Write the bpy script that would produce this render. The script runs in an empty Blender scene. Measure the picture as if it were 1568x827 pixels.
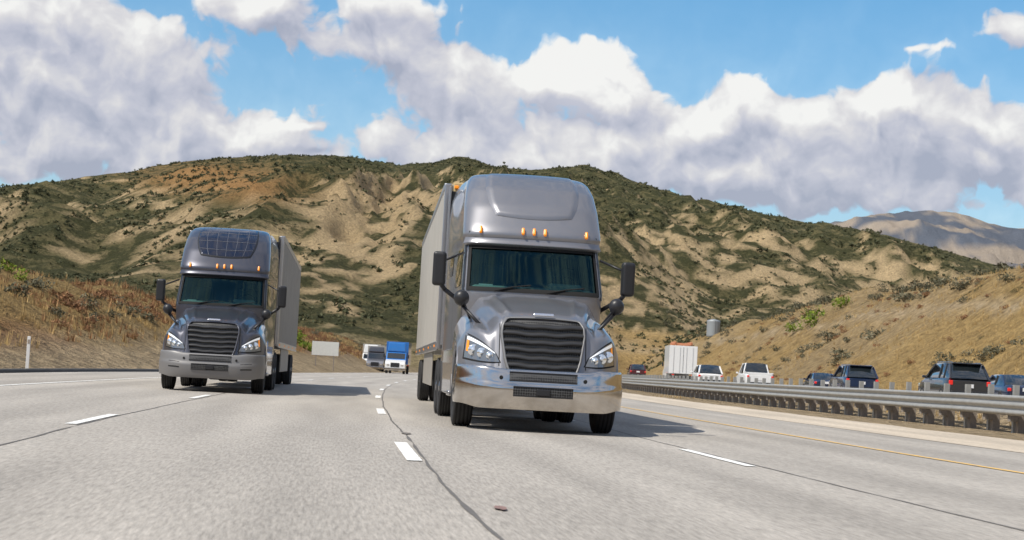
import bpy, bmesh, math, random
import numpy as np
from mathutils import Vector, Matrix, noise
random.seed(7); rng=np.random.default_rng(7)
C=bpy.context.scene.collection
sc=bpy.context.scene
sc.view_settings.view_transform='Standard'
try: sc.view_settings.look='None'
except: pass
sc.view_settings.exposure=0

# ------------------------------------------------------------------ helpers
def node(nt,t,**kw):
    n=nt.nodes.new(t)
    for k,v in kw.items(): setattr(n,k,v)
    return n
def mat(name,col,rough=.5,metal=0.,coat=0.,var=.12,scale=6.,bump=0.,spec=.5,emit=None,emit_s=0,dirt=0.,crough=.04):
    m=bpy.data.materials.new(name); m.use_nodes=True; nt=m.node_tree; L=nt.links
    b=nt.nodes['Principled BSDF']
    b.inputs['Roughness'].default_value=rough; b.inputs['Metallic'].default_value=metal
    b.inputs['Coat Weight'].default_value=coat; b.inputs['Coat Roughness'].default_value=crough
    b.inputs['Specular IOR Level'].default_value=spec
    tc=node(nt,'ShaderNodeTexCoord'); n=node(nt,'ShaderNodeTexNoise'); n.inputs['Scale'].default_value=scale; n.inputs['Detail'].default_value=5
    L.new(tc.outputs['Object'],n.inputs['Vector'])
    mx=node(nt,'ShaderNodeMix',data_type='RGBA')
    mx.inputs[6].default_value=(*[max(0,c*(1-var)) for c in col],1); mx.inputs[7].default_value=(*[min(1,c*(1+var)) for c in col],1)
    L.new(n.outputs['Fac'],mx.inputs[0])
    out=mx.outputs[2]
    if dirt>0:
        sp=node(nt,'ShaderNodeSeparateXYZ'); L.new(tc.outputs['Object'],sp.inputs[0])
        mr=node(nt,'ShaderNodeMapRange'); mr.inputs[1].default_value=1.3; mr.inputs[2].default_value=.3; mr.inputs[3].default_value=0; mr.inputs[4].default_value=dirt
        L.new(sp.outputs['Z'],mr.inputs[0])
        m2=node(nt,'ShaderNodeMath',operation='MULTIPLY'); L.new(mr.outputs[0],m2.inputs[0]); L.new(n.outputs['Fac'],m2.inputs[1])
        mx2=node(nt,'ShaderNodeMix',data_type='RGBA'); mx2.inputs[7].default_value=(.22,.18,.13,1)
        L.new(m2.outputs[0],mx2.inputs[0]); L.new(out,mx2.inputs[6]); out=mx2.outputs[2]
    L.new(out,b.inputs['Base Color'])
    if bump>0:
        bp=node(nt,'ShaderNodeBump'); bp.inputs['Strength'].default_value=bump; L.new(n.outputs['Fac'],bp.inputs['Height']); L.new(bp.outputs[0],b.inputs['Normal'])
    if emit:
        b.inputs['Emission Color'].default_value=(*emit,1); b.inputs['Emission Strength'].default_value=emit_s
    return m
def island_mat(name,c1,c2,rough=.8,c3=None):
    m=bpy.data.materials.new(name); m.use_nodes=True; nt=m.node_tree; L=nt.links
    b=nt.nodes['Principled BSDF']; b.inputs['Roughness'].default_value=rough; b.inputs['Specular IOR Level'].default_value=.2
    g=node(nt,'ShaderNodeNewGeometry'); r=node(nt,'ShaderNodeValToRGB')
    r.color_ramp.elements[0].color=(*c1,1); r.color_ramp.elements[1].color=(*c2,1)
    if c3:
        e=r.color_ramp.elements.new(.8); e.color=(*c3,1)
    L.new(g.outputs['Random Per Island'],r.inputs[0]); L.new(r.outputs[0],b.inputs['Base Color'])
    return m
def mesh_np(name,V,F,mats,parent=None,smooth=False,midx=None):
    me=bpy.data.meshes.new(name); V=np.asarray(V,dtype=np.float32)
    if isinstance(F,np.ndarray):
        k=F.shape[1]; n=len(F)
        me.vertices.add(len(V)); me.vertices.foreach_set('co',V.ravel())
        me.loops.add(n*k); me.loops.foreach_set('vertex_index',F.astype(np.int32).ravel())
        me.polygons.add(n); me.polygons.foreach_set('loop_start',np.arange(0,n*k,k,dtype=np.int32))
        me.update(calc_edges=True)
    else:
        me.from_pydata([tuple(map(float,v)) for v in V],[],F)
    if not isinstance(mats,(list,tuple)): mats=[mats]
    for m in mats: me.materials.append(m)
    if midx is not None: me.polygons.foreach_set('material_index',np.asarray(midx,dtype=np.int32))
    if smooth: me.polygons.foreach_set('use_smooth',np.ones(len(me.polygons),dtype=bool))
    me.validate(); me.update()
    o=bpy.data.objects.new(name,me); C.objects.link(o)
    if parent: o.parent=parent
    return o
def grid_obj(name,P,mats,parent=None,smooth=True,skip=None,midx=None,flip=False):
    P=np.asarray(P); r,c=P.shape[:2]; F=[];M=[]
    for i in range(r-1):
        for j in range(c-1):
            if skip and skip(i,j): continue
            f=(i*c+j,i*c+j+1,(i+1)*c+j+1,(i+1)*c+j)
            F.append(f[::-1] if flip else f); M.append(midx(i,j) if midx else 0)
    return mesh_np(name,P.reshape(-1,3),np.array(F),mats,parent,smooth,M)
def bevel_box(name,c,s,m,parent=None,bev=.02,rot=(0,0,0),seg=2,taper=None):
    bm=bmesh.new(); bmesh.ops.create_cube(bm,size=1)
    for v in bm.verts:
        if taper and v.co.z>0: v.co.x*=taper[0]; v.co.y*=taper[1]
        v.co=Vector((v.co.x*s[0],v.co.y*s[1],v.co.z*s[2]))
    if bev>0: bmesh.ops.bevel(bm,geom=bm.edges[:],offset=min(bev,min(s)*.45),segments=seg,affect='EDGES',profile=.6)
    me=bpy.data.meshes.new(name); bm.to_mesh(me); bm.free(); me.materials.append(m)
    if bev>0:
        for p in me.polygons: p.use_smooth=True
    o=bpy.data.objects.new(name,me); C.objects.link(o); o.location=c; o.rotation_euler=rot
    if bev>0: o.modifiers.new('wn','WEIGHTED_NORMAL')
    if parent: o.parent=parent
    return o
def rod(name,p1,p2,r,m,parent=None,n=12,r2=None):
    p1=Vector(p1);p2=Vector(p2); d=p2-p1; r2=r if r2 is None else r2
    q=d.to_track_quat('Z','Y').to_matrix()
    V=[];F=[]
    for k,(p,rr) in enumerate(((p1,r),(p2,r2))):
        for i in range(n):
            a=2*math.pi*i/n; V.append(p+q@Vector((rr*math.cos(a),rr*math.sin(a),0)))
    for i in range(n): F.append((i,(i+1)%n,n+(i+1)%n,n+i))
    F.append(tuple(range(n))[::-1]); F.append(tuple(range(n,2*n)))
    return mesh_np(name,V,F,m,parent,True if n>8 else False)
def lathe(name,prof,center,m,parent,axis='x',n=36,midx=None):
    V=[];
    for (a,r) in prof:
        for i in range(n):
            t=2*math.pi*i/n
            if axis=='x': V.append((center[0]+a,center[1]+r*math.cos(t),center[2]+r*math.sin(t)))
            elif axis=='y': V.append((center[0]+r*math.cos(t),center[1]+a,center[2]+r*math.sin(t)))
            else: V.append((center[0]+r*math.cos(t),center[1]+r*math.sin(t),center[2]+a))
    F=[];M=[]
    for k in range(len(prof)-1):
        for i in range(n):
            F.append((k*n+i,k*n+(i+1)%n,(k+1)*n+(i+1)%n,(k+1)*n+i)); M.append(midx[k] if midx else 0)
    return mesh_np(name,V,np.array(F),m,parent,True,M)
def empty(name,loc=(0,0,0),rz=0):
    e=bpy.data.objects.new(name,None); C.objects.link(e); e.location=loc; e.rotation_euler=(0,0,rz); e.empty_display_size=.3; return e
def sst(a,b,x):
    t=min(1,max(0,(x-a)/(b-a))); return t*t*(3-2*t)

# ------------------------------------------------------------------ materials
M={}
M['rubber']=mat('tyre_rubber',(.022,.022,.023),.8,scale=20)
M['blackp']=mat('black_plastic',(.018,.018,.02),.42,scale=8)
M['slat']=mat('grille_slat_grey',(.06,.06,.062),.35,.5,scale=8)
M['black']=mat('black_matte',(.008,.008,.008),.85)
M['chrome']=mat('chrome',(.76,.73,.69),.15,1.,var=.06,dirt=.9,scale=4)
M['alu']=mat('aluminium',(.55,.55,.56),.3,1.,var=.08)
M['frame']=mat('chassis_black',(.02,.02,.02),.6)
M['amber']=mat('amber_lens',(.85,.28,.02),.25,emit=(1,.3,.02),emit_s=.35)
M['red']=mat('red_lens',(.55,.02,.015),.2,emit=(1,.03,.02),emit_s=.25)
M['lens']=mat('lamp_reflector',(.85,.87,.88),.12,.8,coat=1)
M['lampdark']=mat('lamp_housing',(.22,.23,.24),.18,.6,coat=1)
M['drl']=mat('lamp_glass_white',(.85,.88,.9),.1,coat=1,emit=(1,1,1),emit_s=.35)
M['paint_grey']=mat('metallic_grey_paint',(.245,.245,.262),.38,.6,coat=.8,var=.03,dirt=.25,crough=.05)
M['paint_slate']=mat('metallic_slate_paint',(.075,.077,.096),.35,.55,coat=.9,var=.04,dirt=.3,crough=.05)
M['bump_grey']=mat('satin_grey_bumper',(.19,.19,.195),.45,.2,var=.05,dirt=.3)
M['blue']=mat('blue_paint',(.02,.16,.48),.3,.1,coat=1,var=.04)
M['white']=mat('white_paint',(.75,.75,.74),.35,0,coat=.6,var=.04)
M['trailer']=mat('trailer_aluminium_panel',(.44,.42,.38),.42,.25,var=.14,scale=1.5,dirt=.4)
M['trailer2']=mat('trailer_panel_dull',(.33,.32,.295),.5,.15,var=.16,scale=1.5,dirt=.4)
M['seat']=mat('seat_fabric',(.13,.14,.14),.9)
M['dash']=mat('dashboard_grey',(.26,.28,.28),.7)
M['curtain']=mat('cab_lining',(.05,.06,.06),.9)
M['wood']=mat('weathered_wood',(.25,.215,.18),.9,var=.4,scale=12,bump=.3)
M['galv']=mat('galvanised_steel',(.40,.39,.36),.5,.4,var=.25,scale=3)
M['solar']=mat('solar_panel_cells',(.012,.016,.035),.14,.3,coat=1)
M['badge']=mat('badge_silver',(.8,.8,.82),.2,.9)
M['cellline']=mat('cell_line_grey',(.12,.125,.15),.6)
def glass_mat(name,tint):
    m=bpy.data.materials.new(name); m.use_nodes=True; nt=m.node_tree; L=nt.links
    for n in list(nt.nodes): nt.nodes.remove(n)
    o=node(nt,'ShaderNodeOutputMaterial'); mx=node(nt,'ShaderNodeMixShader'); t=node(nt,'ShaderNodeBsdfTransparent'); g=node(nt,'ShaderNodeBsdfGlossy')
    t.inputs[0].default_value=(*tint,1); g.inputs['Roughness'].default_value=.03; g.inputs['Color'].default_value=(.36,.66,.62,1)
    f=node(nt,'ShaderNodeFresnel'); f.inputs[0].default_value=1.55
    tc=node(nt,'ShaderNodeTexCoord'); n=node(nt,'ShaderNodeTexNoise'); n.inputs['Scale'].default_value=2.2; n.inputs['Detail'].default_value=6; L.new(tc.outputs['Object'],n.inputs['Vector'])
    a=node(nt,'ShaderNodeMath',operation='MULTIPLY_ADD'); a.inputs[1].default_value=.07; L.new(n.outputs['Fac'],a.inputs[0]); L.new(f.outputs[0],a.inputs[2])
    L.new(a.outputs[0],mx.inputs[0]); L.new(t.outputs[0],mx.inputs[1]); L.new(g.outputs[0],mx.inputs[2]); L.new(mx.outputs[0],o.inputs[0])
    return m
M['glass']=glass_mat('windshield_glass',(.42,.64,.60))
M['dglass']=mat('dark_tinted_glass',(.012,.016,.018),.05,0,coat=1,spec=.8)
def mesh_grille_mat():
    m=bpy.data.materials.new('black_wire_mesh'); m.use_nodes=True; nt=m.node_tree; L=nt.links
    b=nt.nodes['Principled BSDF']; b.inputs['Roughness'].default_value=.5
    tc=node(nt,'ShaderNodeTexCoord'); v=node(nt,'ShaderNodeTexVoronoi'); v.inputs['Scale'].default_value=28; v.inputs['Randomness'].default_value=.15
    L.new(tc.outputs['Object'],v.inputs['Vector']); r=node(nt,'ShaderNodeValToRGB')
    r.color_ramp.elements[0].position=.35; r.color_ramp.elements[0].color=(.004,.004,.004,1); r.color_ramp.elements[1].position=.5; r.color_ramp.elements[1].color=(.07,.07,.07,1)
    L.new(v.outputs['Distance'],r.inputs[0]); L.new(r.outputs[0],b.inputs['Base Color']); return m
M['mesh']=mesh_grille_mat()

# ------------------------------------------------------------------ road alignment & terrain
def off(Y):
    if Y<=0: return 0.
    if Y<130: return 4.25e-4*Y*Y
    return 7.18+.1105*(Y-130)
def leftedge(Y): return -10.3+2.5*sst(60,125,Y)
OPP=.55
ridge_q=[-2,-.6,-.3,-.1748,-.111,-.068,-.0244,.005,.0416,.06,.0749,.092,.112,.13,.1461,.1726,.2108,.2686,.319,.3667,.402,.4133,.55,1,2]
ridge_t=[.03,.05,.068,.0835,.0975,.109,.1164,.1179,.1158,.1185,.1235,.121,.1196,.1215,.1234,.117,.107,.0985,.0940,.0845,.0770,.0750,.06,.05,.03]
far_q=[-1,.1,.25,.31,.34,.37,.39,.42,.5,.7,1.2]
far_t=[.03,.04,.08,.1035,.1065,.1085,.105,.1025,.096,.08,.05]
CL=((.022,.080,.022,.022,.85),(.045,.097,.035,.010,.35),(-.09,.065,.05,.02,.16),(.25,.070,.03,.02,.28),(.33,.048,.05,.012,.5),(.18,.045,.05,.03,.34),(-.02,.04,.05,.015,.14),(.12,.06,.03,.03,.25),(.0,.055,.03,.02,.35))
def cliff(q,el):
    return sum(w*math.exp(-((q-cq)/rq)**2-((el-ce)/re)**2) for (cq,ce,rq,re,w) in CL)
def nz(x,y,z=0.,o=4,H=.9,l=2.1): return noise.fractal(Vector((x,y,z)),H,l,o)
def ridged(x,y,z=0.,o=4): return noise.ridged_multi_fractal(Vector((x,y,z)),.9,2.1,o,1.,2.)
def hill(X,Y):
    if Y<=407: return 0.,0.
    q=X/Y; Yr=1350+90*noise.noise(Vector((X/400,3.3,0)))
    T=float(np.interp(q,ridge_q,ridge_t))*.975; Y0=405+180*sst(.12,.24,q)
    u=(Y-Y0)/(Yr-Y0)
    if u<=0: return 0.,0.
    if u<=1:
        Zr=T*Yr
        z=Zr*(u**.97)
        wx=X+45*noise.noise(Vector((X/200,Y/200,5))); wy=Y+40*noise.noise(Vector((X/150,Y/150,8)))
        g=ridged(wx/150,wy/330,1.7,5)-1.0
        g2=ridged(wx/46,wy/95,4.2,4)-1.0
        env=min(1,u*3.2)*(1-sst(.55,.97,u)*.94)
        ck=min(1,cliff(q,z/Y)*1.3)
        z+=g*20*env+g2*(6.5+7*ck)*env + nz(X/17,Y/20,4,3)*2.0*min(1,u*4)
        if ck>.1: z+=(ridged(wx/19,wy/34,6.1,3)-1)*4.5*ck*env
        z+=(noise.noise(Vector((X/260,Y/420,2))))*16*env
        return max(z,0.), (g*.7+g2*.6)*min(1,env*1.3)
    T=float(np.interp(q*Y/Yr,ridge_q,ridge_t))*.975; Zr=T*Yr
    z=Zr*max(.25,1-(u-1)*.9)+nz(X/17,Y/20,4,3)*2.0
    if Y>1900:
        uf=(Y-1900)/(3400-1900); Tf=float(np.interp(q,far_q,far_t))
        zf=Tf*3400*min(1,uf)*(1 if uf<1 else max(.3,1-(uf-1)*.6))+ (ridged(X/300,Y/420,3,5)-1)*38*(1-sst(.75,1,uf)*.7)
        z=max(z*.9,zf)
    return z,0
def terrain(X,Y):
    xl=X-off(Y); z=0.
    le=leftedge(Y)
    if xl<le-.4:
        d=(le-.4)-xl
        fade=1-.75*sst(280,430,Y)
        z+=5.9*sst(0,15.5,d)*fade*(.90+.12*noise.noise(Vector((Y/26,0,0))))+.02*max(0,d-14)
        z+=sst(1,8,d)*(nz(X/9,Y/9,0,4)*.7+nz(X/2.2,Y/2.2,3,2)*.14)
        z+=.28*sst(.2,2.2,d)*(1-sst(6,12,d))
    elif xl>17.2:
        z+=OPP*sst(17.4,20.5,xl)*sst(-60,10,Y)
        if xl>37.5:
            d=xl-37.5; fade=1-.8*sst(560,760,Y)
            z+=15.6*(sst(-3,29,d)-sst(-3,29,0))*fade
            z+=sst(0,10,d)*(nz(X/26,Y/26,7,4)*2.2+nz(X/5,Y/5,7,3)*.4)
    if Y<-130: z+=75*sst(-130,-560,Y)*(1+.5*noise.noise(Vector((X/200,Y/200,1))))  # unseen hills behind the camera, added for the chrome to reflect
    h,g=hill(X,Y)
    return z+h,g
def build_ground():
    cols=np.concatenate([np.arange(-3000,-700,150),np.arange(-700,-60,7),np.arange(-60,-11.2,1.35),[-10.8,-10.2,-9,-7.8,-7,0,8,11,14,17.1,17.6,18.4,19.2,20,20.6,28,36,37.4],np.arange(38.4,92,1.6),np.arange(92,900,5.2),np.arange(900,1700,14),np.arange(1700,3200,70)])
    rows=np.concatenate([np.arange(-620,-40,30),np.arange(-40,320,2.5),np.arange(320,1510,5.2),np.arange(1510,2200,50),np.arange(2200,3500,32),np.arange(3500,4600,90),[5200,6500]])
    nr,nc=len(rows),len(cols)
    P=np.zeros((nr,nc,3)); col=np.zeros((nr,nc,4)); scr=np.zeros((nr,nc))
    tan=np.array((.54,.42,.255)); grn=np.array((.150,.140,.070)); straw=np.array((.50,.35,.155)); redb=np.array((.27,.135,.065)); sand=np.array((.48,.38,.25)); orng=np.array((.36,.21,.09))
    for i,Y in enumerate(rows):
        o=off(Y)
        for j,xl in enumerate(cols):
            X=xl+o; z,g=terrain(X,Y); P[i,j]=(X,Y,z)
    dz=np.zeros((nr,nc)); dz[1:-1,1:-1]=np.hypot((P[2:,1:-1,2]-P[:-2,1:-1,2])/np.maximum(1,(P[2:,1:-1,1]-P[:-2,1:-1,1])),(P[1:-1,2:,2]-P[1:-1,:-2,2])/np.maximum(1,(P[1:-1,2:,0]-P[1:-1,:-2,0])))
    for i,Y in enumerate(rows):
        for j,xl in enumerate(cols):
            X,_,z=P[i,j]; n1=nz(X/70,Y/90,11,4); n2=nz(X/14,Y/14,12,3)
            if Y>430 and not (xl>37 and z<17 and Y<600):
                q=X/Y; el=z/Y
                b0=dz[i,j]*.60+n1*.28+n2*.42-.07+cliff(q,el)*(.75+1.3*n2)
                b0-=.22*sst(.088,.115,el)
                bare=sst(.26,.52,b0)
                c=grn*(1-bare)+tan*bare
                c=c*.92+orng*.08*(.4+.6*bare)
                k=math.exp(-((q+.055)/.045)**2-((el-.100)/.009)**2)*(.8+n1); k=min(1,max(0,k*1.4)); c=c*(1-k)+orng*1.1*k
                s=.80*(1-bare*.85)*(1-.6*k)
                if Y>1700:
                    gz=sst(-.08,.2,nz(X/110,Y/140,2,4)+.25*(dz[i,j]-.25)); c=np.array((.36,.31,.26))*(gz)+np.array((.12,.14,.18))*(1-gz); s=.05  # far ridge: aerial haze painted into the bluish ground colour
            elif xl<0:
                t=1-sst(-16,-12,xl); rb=sst(-.15,.3,n1+.25*n2); c=sand*(1-t)+t*(straw*.75*(1-rb)+redb*rb); s=.25*t
                if Y<0: s=.3
                if Y>250:
                    k=sst(250,430,Y); c=c*(1-k)+(grn*.6+tan*.4)*k; s=s+.3*k
            else:
                if xl<37.5: c=sand*1.1; s=.0
                else:
                    k=sst(-.25,.35,n1+.3*n2); c=straw*(1-k*.5)+sand*k*.5; s=.12+.35*sst(60,90,xl)
                    if z>11: s+=.15
                    if Y>150:
                        k=math.exp(-((z-10.2-1.5*n1)/.5)**2); c=c*(1-k)+sand*1.2*k; s*=1-k
            col[i,j,:3]=c*(1+.15*n2); col[i,j,3]=1; scr[i,j]=s
    idx=np.arange(nr*nc).reshape(nr,nc)
    F=np.stack([idx[:-1,:-1],idx[:-1,1:],idx[1:,1:],idx[1:,:-1]],-1).reshape(-1,4)
    m=bpy.data.materials.new('terrain_scrubland'); m.use_nodes=True; nt=m.node_tree; L=nt.links
    b=nt.nodes['Principled BSDF']; b.inputs['Roughness'].default_value=.95; b.inputs['Specular IOR Level'].default_value=.1
    a=node(nt,'ShaderNodeAttribute',attribute_name='Col'); s=node(nt,'ShaderNodeAttribute',attribute_name='scrub')
    tc=node(nt,'ShaderNodeTexCoord')
    def ns(scale,det=5,r=.6):
        n=node(nt,'ShaderNodeTexNoise'); n.inputs['Scale'].default_value=scale; n.inputs['Detail'].default_value=det; n.inputs['Roughness'].default_value=r; L.new(tc.outputs['Object'],n.inputs['Vector']); return n
    n1=ns(.13,8,.76); n2=ns(1.1,4,.65)
    ad=node(nt,'ShaderNodeMath',operation='ADD'); L.new(n1.outputs['Fac'],ad.inputs[0]); 
    sm=node(nt,'ShaderNodeMath',operation='MULTIPLY_ADD'); sm.inputs[1].default_value=.28; sm.inputs[2].default_value=-.17; L.new(s.outputs['Fac'],sm.inputs[0]); L.new(sm.outputs[0],ad.inputs[1])
    mr=node(nt,'ShaderNodeMapRange'); mr.inputs[1].default_value=.50; mr.inputs[2].default_value=.56; mr.inputs[4].default_value=.88; L.new(ad.outputs[0],mr.inputs[0])
    mx=node(nt,'ShaderNodeMix',data_type='RGBA'); mx.inputs[7].default_value=(.058,.063,.029,1); L.new(mr.outputs[0],mx.inputs[0]); L.new(a.outputs['Color'],mx.inputs[6])
    mb=node(nt,'ShaderNodeMix',data_type='RGBA',blend_type='MULTIPLY'); mb.inputs[0].default_value=1; 
    r=node(nt,'ShaderNodeValToRGB'); r.color_ramp.elements[0].position=.3; r.color_ramp.elements[0].color=(.6,.58,.56,1); r.color_ramp.elements[1].position=.72; r.color_ramp.elements[1].color=(1.35,1.32,1.26,1)
    L.new(n2.outputs['Fac'],r.inputs[0]); L.new(mx.outputs[2],mb.inputs[6]); L.new(r.outputs[0],mb.inputs[7]); L.new(mb.outputs[2],b.inputs['Base Color'])
    bp=node(nt,'ShaderNodeBump'); bp.inputs['Strength'].default_value=1.; bp.inputs['Distance'].default_value=6.; L.new(n1.outputs['Fac'],bp.inputs['Height'])
    bp2=node(nt,'ShaderNodeBump'); bp2.inputs['Strength'].default_value=.5; bp2.inputs['Distance'].default_value=.25; L.new(n2.outputs['Fac'],bp2.inputs['Height']); L.new(bp.outputs[0],bp2.inputs['Normal'])
    L.new(bp2.outputs[0],b.inputs['Normal'])
    o=mesh_np('ground',P.reshape(-1,3),F,m,None,True)
    at=o.data.color_attributes.new('Col','FLOAT_COLOR','POINT'); at.data.foreach_set('color',col.reshape(-1).astype(np.float32))
    at=o.data.attributes.new('scrub','FLOAT','POINT'); at.data.foreach_set('value',scr.reshape(-1).astype(np.float32))
build_ground()

def strip(name,x0,x1,y0,y1,z,m,step=3.,parent=None,wob=0.):
    n=max(2,int((y1-y0)/step)+1); ys=np.linspace(y0,y1,n); V=[];UV=[]
    for y in ys:
        w=wob*(noise.noise(Vector((y*.12,x0 if not callable(x0) else 0,0)))*1.6+.4*noise.noise(Vector((y*.9,1+(x0 if not callable(x0) else 0),0)))) if wob else 0
        a=x0(y) if callable(x0) else x0; bb=x1(y) if callable(x1) else x1
        ww=1 if not wob else max(.2,1+1.3*noise.noise(Vector((y*.9,5,0))))
        mid=(a+bb)/2; a=mid+(a-mid)*ww; bb=mid+(bb-mid)*ww
        for x in (a,bb): V.append((x+off(y)+w,y,z)); UV.append((x,y))
    F=np.array([(2*i,2*i+1,2*i+3,2*i+2) for i in range(n-1)])
    o=mesh_np(name,V,F,m,parent,False)
    uv=o.data.uv_layers.new(name='UVMap'); 
    for l in o.data.loops: uv.data[l.index].uv=UV[l.vertex_index]
    return o
def road_mat(name,base):
    m=bpy.data.materials.new(name); m.use_nodes=True; nt=m.node_tree; L=nt.links
    b=nt.nodes['Principled BSDF']; b.inputs['Roughness'].default_value=.85; b.inputs['Specular IOR Level'].default_value=.25
    uv=node(nt,'ShaderNodeUVMap'); 
    mp=node(nt,'ShaderNodeMapping'); mp.inputs['Scale'].default_value=(1,.07,1); L.new(uv.outputs[0],mp.inputs[0])
    n1=node(nt,'ShaderNodeTexNoise'); n1.inputs['Scale'].default_value=42; n1.inputs['Detail'].default_value=4; n1.inputs['Roughness'].default_value=.8; L.new(mp.outputs[0],n1.inputs[0])
    mp2=node(nt,'ShaderNodeMapping'); mp2.inputs['Scale'].default_value=(1,.08,1); L.new(uv.outputs[0],mp2.inputs[0])
    n2=node(nt,'ShaderNodeTexNoise'); n2.inputs['Scale'].default_value=1.3; n2.inputs['Detail'].default_value=5; L.new(mp2.outputs[0],n2.inputs[0])
    sp=node(nt,'ShaderNodeSeparateXYZ'); L.new(uv.outputs[0],sp.inputs[0])
    w=node(nt,'ShaderNodeMath',operation='MULTIPLY_ADD'); w.inputs[1].default_value=2*math.pi/1.8; w.inputs[2].default_value=-.85*2*math.pi/1.8; L.new(sp.outputs['X'],w.inputs[0])
    c=node(nt,'ShaderNodeMath',operation='COSINE'); L.new(w.outputs[0],c.inputs[0])
    r1=node(nt,'ShaderNodeMapRange'); r1.inputs[1].default_value=.3; r1.inputs[2].default_value=.7; r1.inputs[3].default_value=.62; r1.inputs[4].default_value=1.34; L.new(n1.outputs['Fac'],r1.inputs[0])
    r2=node(nt,'ShaderNodeMapRange'); r2.inputs[1].default_value=.3; r2.inputs[2].default_value=.7; r2.inputs[3].default_value=.84; r2.inputs[4].default_value=1.13; L.new(n2.outputs['Fac'],r2.inputs[0])
    r3=node(nt,'ShaderNodeMath',operation='MULTIPLY_ADD'); r3.inputs[1].default_value=.06; r3.inputs[2].default_value=.98; L.new(c.outputs[0],r3.inputs[0])
    a=node(nt,'ShaderNodeMath',operation='MULTIPLY'); L.new(r1.outputs[0],a.inputs[0]); L.new(r2.outputs[0],a.inputs[1])
    a2=node(nt,'ShaderNodeMath',operation='MULTIPLY'); L.new(a.outputs[0],a2.inputs[0]); L.new(r3.outputs[0],a2.inputs[1])
    vm=node(nt,'ShaderNodeVectorMath',operation='SCALE'); vm.inputs[0].default_value=base; L.new(a2.outputs[0],vm.inputs['Scale']); L.new(vm.outputs[0],b.inputs['Base Color'])
    bp=node(nt,'ShaderNodeBump'); bp.inputs['Strength'].default_value=.2; bp.inputs['Distance'].default_value=.01; L.new(n1.outputs['Fac'],bp.inputs['Height']); L.new(bp.outputs[0],b.inputs['Normal'])
    return m
RC=(.365,.337,.30)
RM=road_mat('weathered_concrete',RC); RM2=road_mat('shoulder_concrete',(.50,.43,.34))
strip('highway',lambda y:leftedge(y)+.1,11.0,-120,440,.02,RM)
strip('opposite_carriageway',20.7,36,-30,560,OPP+.02,RM)
strip('median_paved_edge',11.0,lambda y:14.2+.5*noise.noise(Vector((y/4,0,0))),-60,300,.026,RM2)
def worn(name,col,thr=.42):
    m=mat(name,col,.7); nt=m.node_tree; L=nt.links; b=nt.nodes['Principled BSDF']
    tc=node(nt,'ShaderNodeTexCoord'); n=node(nt,'ShaderNodeTexNoise'); n.inputs['Scale'].default_value=9; n.inputs['Detail'].default_value=6; n.inputs['Roughness'].default_value=.75; L.new(tc.outputs['Object'],n.inputs[0])
    r=node(nt,'ShaderNodeMapRange'); r.inputs[1].default_value=thr-.06; r.inputs[2].default_value=thr+.05; L.new(n.outputs['Fac'],r.inputs[0])
    mx=node(nt,'ShaderNodeMix',data_type='RGBA'); mx.inputs[6].default_value=(*RC,1); mx.inputs[7].default_value=(*col,1); L.new(r.outputs[0],mx.inputs[0]); L.new(mx.outputs[2],b.inputs['Base Color']); return m
WP=worn('worn_white_paint',(.80,.80,.77)); YP=worn('worn_yellow_paint',(.74,.46,.12),.46)
TAR=mat('tar_seal',(.13,.118,.105),.7,var=.3)
lm=empty('lane_markings')
for nm,xl,st,w in (('dash_centre',.85,1.07,.14),('dash_right',4.41,3.2,.13),('dash_left',-2.76,5.2,.13)):
    y=st
    while y<300:
        strip(nm,xl-w/2,xl+w/2,y,y+3.66,.028,WP,1.2,lm); y+=14.63
strip('edge_line_white',-6.87,-6.75,-40,300,.028,WP,3,lm); strip('edge_line_yellow',7.94,8.06,-40,300,.028,YP,3,lm)
for xl in (.96,4.55,-2.64): strip('tar_joint',xl-.013,xl+.013,-20,220,.024,TAR,.35,lm,wob=.05)
for x,y0,y1 in ((22.5,0,300),(26,0,300),(29.6,0,300),(33.2,0,300)): strip('carriageway_line',x-.06,x+.06,y0,y1,OPP+.028,WP,3,lm)
for (x,y,s,c) in ((1.14,10.7,.06,(.24,.15,.13)),(5.6,12.2,.10,(.20,.18,.15)),(4.75,10.6,.09,(.18,.16,.14)),(1.0,22,.10,(.18,.16,.14)),(4.5,30,.13,(.15,.14,.12))):
    V=[(x+off(y)+s*.5*math.cos(a)*(1+.6*random.random()),y+s*2.0*math.sin(a)*(1+.6*random.random()),.032) for a in np.linspace(0,6.28,19)[:-1]]
    mesh_np('road_scar',V,[tuple(range(18))],mat('scar',c,.8,scale=30,var=.7),lm)
ys=np.arange(5,110,2.); PR=[(-.14,.0),(-.10,.10),(.0,.13),(.1,.1),(.14,.0)]
DK=mat('dark_asphalt',(.06,.058,.055),.85)
grid_obj('asphalt_kerb',[[(leftedge(y)-.15+off(y)+a,y,z+.01) for a,z in PR] for y in ys],DK,flip=True)

# ------------------------------------------------------------------ trucks
def smooth1(a,it):
    a=np.array(a,float)
    for _ in range(it): a[1:-1]=.25*a[:-2]+.5*a[1:-1]+.25*a[2:]
    return a
ZT=np.array([.95,1.9,2.05,2.74,2.80,2.86,2.93,3.05,3.4,3.7,3.9,4.0,4.06,4.085])
YF=[2.15,1.98,2.0,2.52,2.54,2.50,2.47,2.54,2.82,3.16,3.52,3.85,4.3,4.7]
WF=[1.12,1.13,1.14,1.10,1.11,1.13,1.14,1.135,1.12,1.09,1.04,.98,.89,.7]
WB=[1.24,1.24,1.24,1.24,1.24,1.24,1.24,1.24,1.235,1.21,1.14,1.07,.96,.75]
DD=[.35,.38,.38,.40,.40,.42,.43,.45,.55,.65,.7,.7,.6,.4]
zd=np.linspace(.95,4.085,400)
fy,fw,fb,fd=[smooth1(np.interp(zd,ZT,a),12) for a in (YF,WF,WB,DD)]
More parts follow.
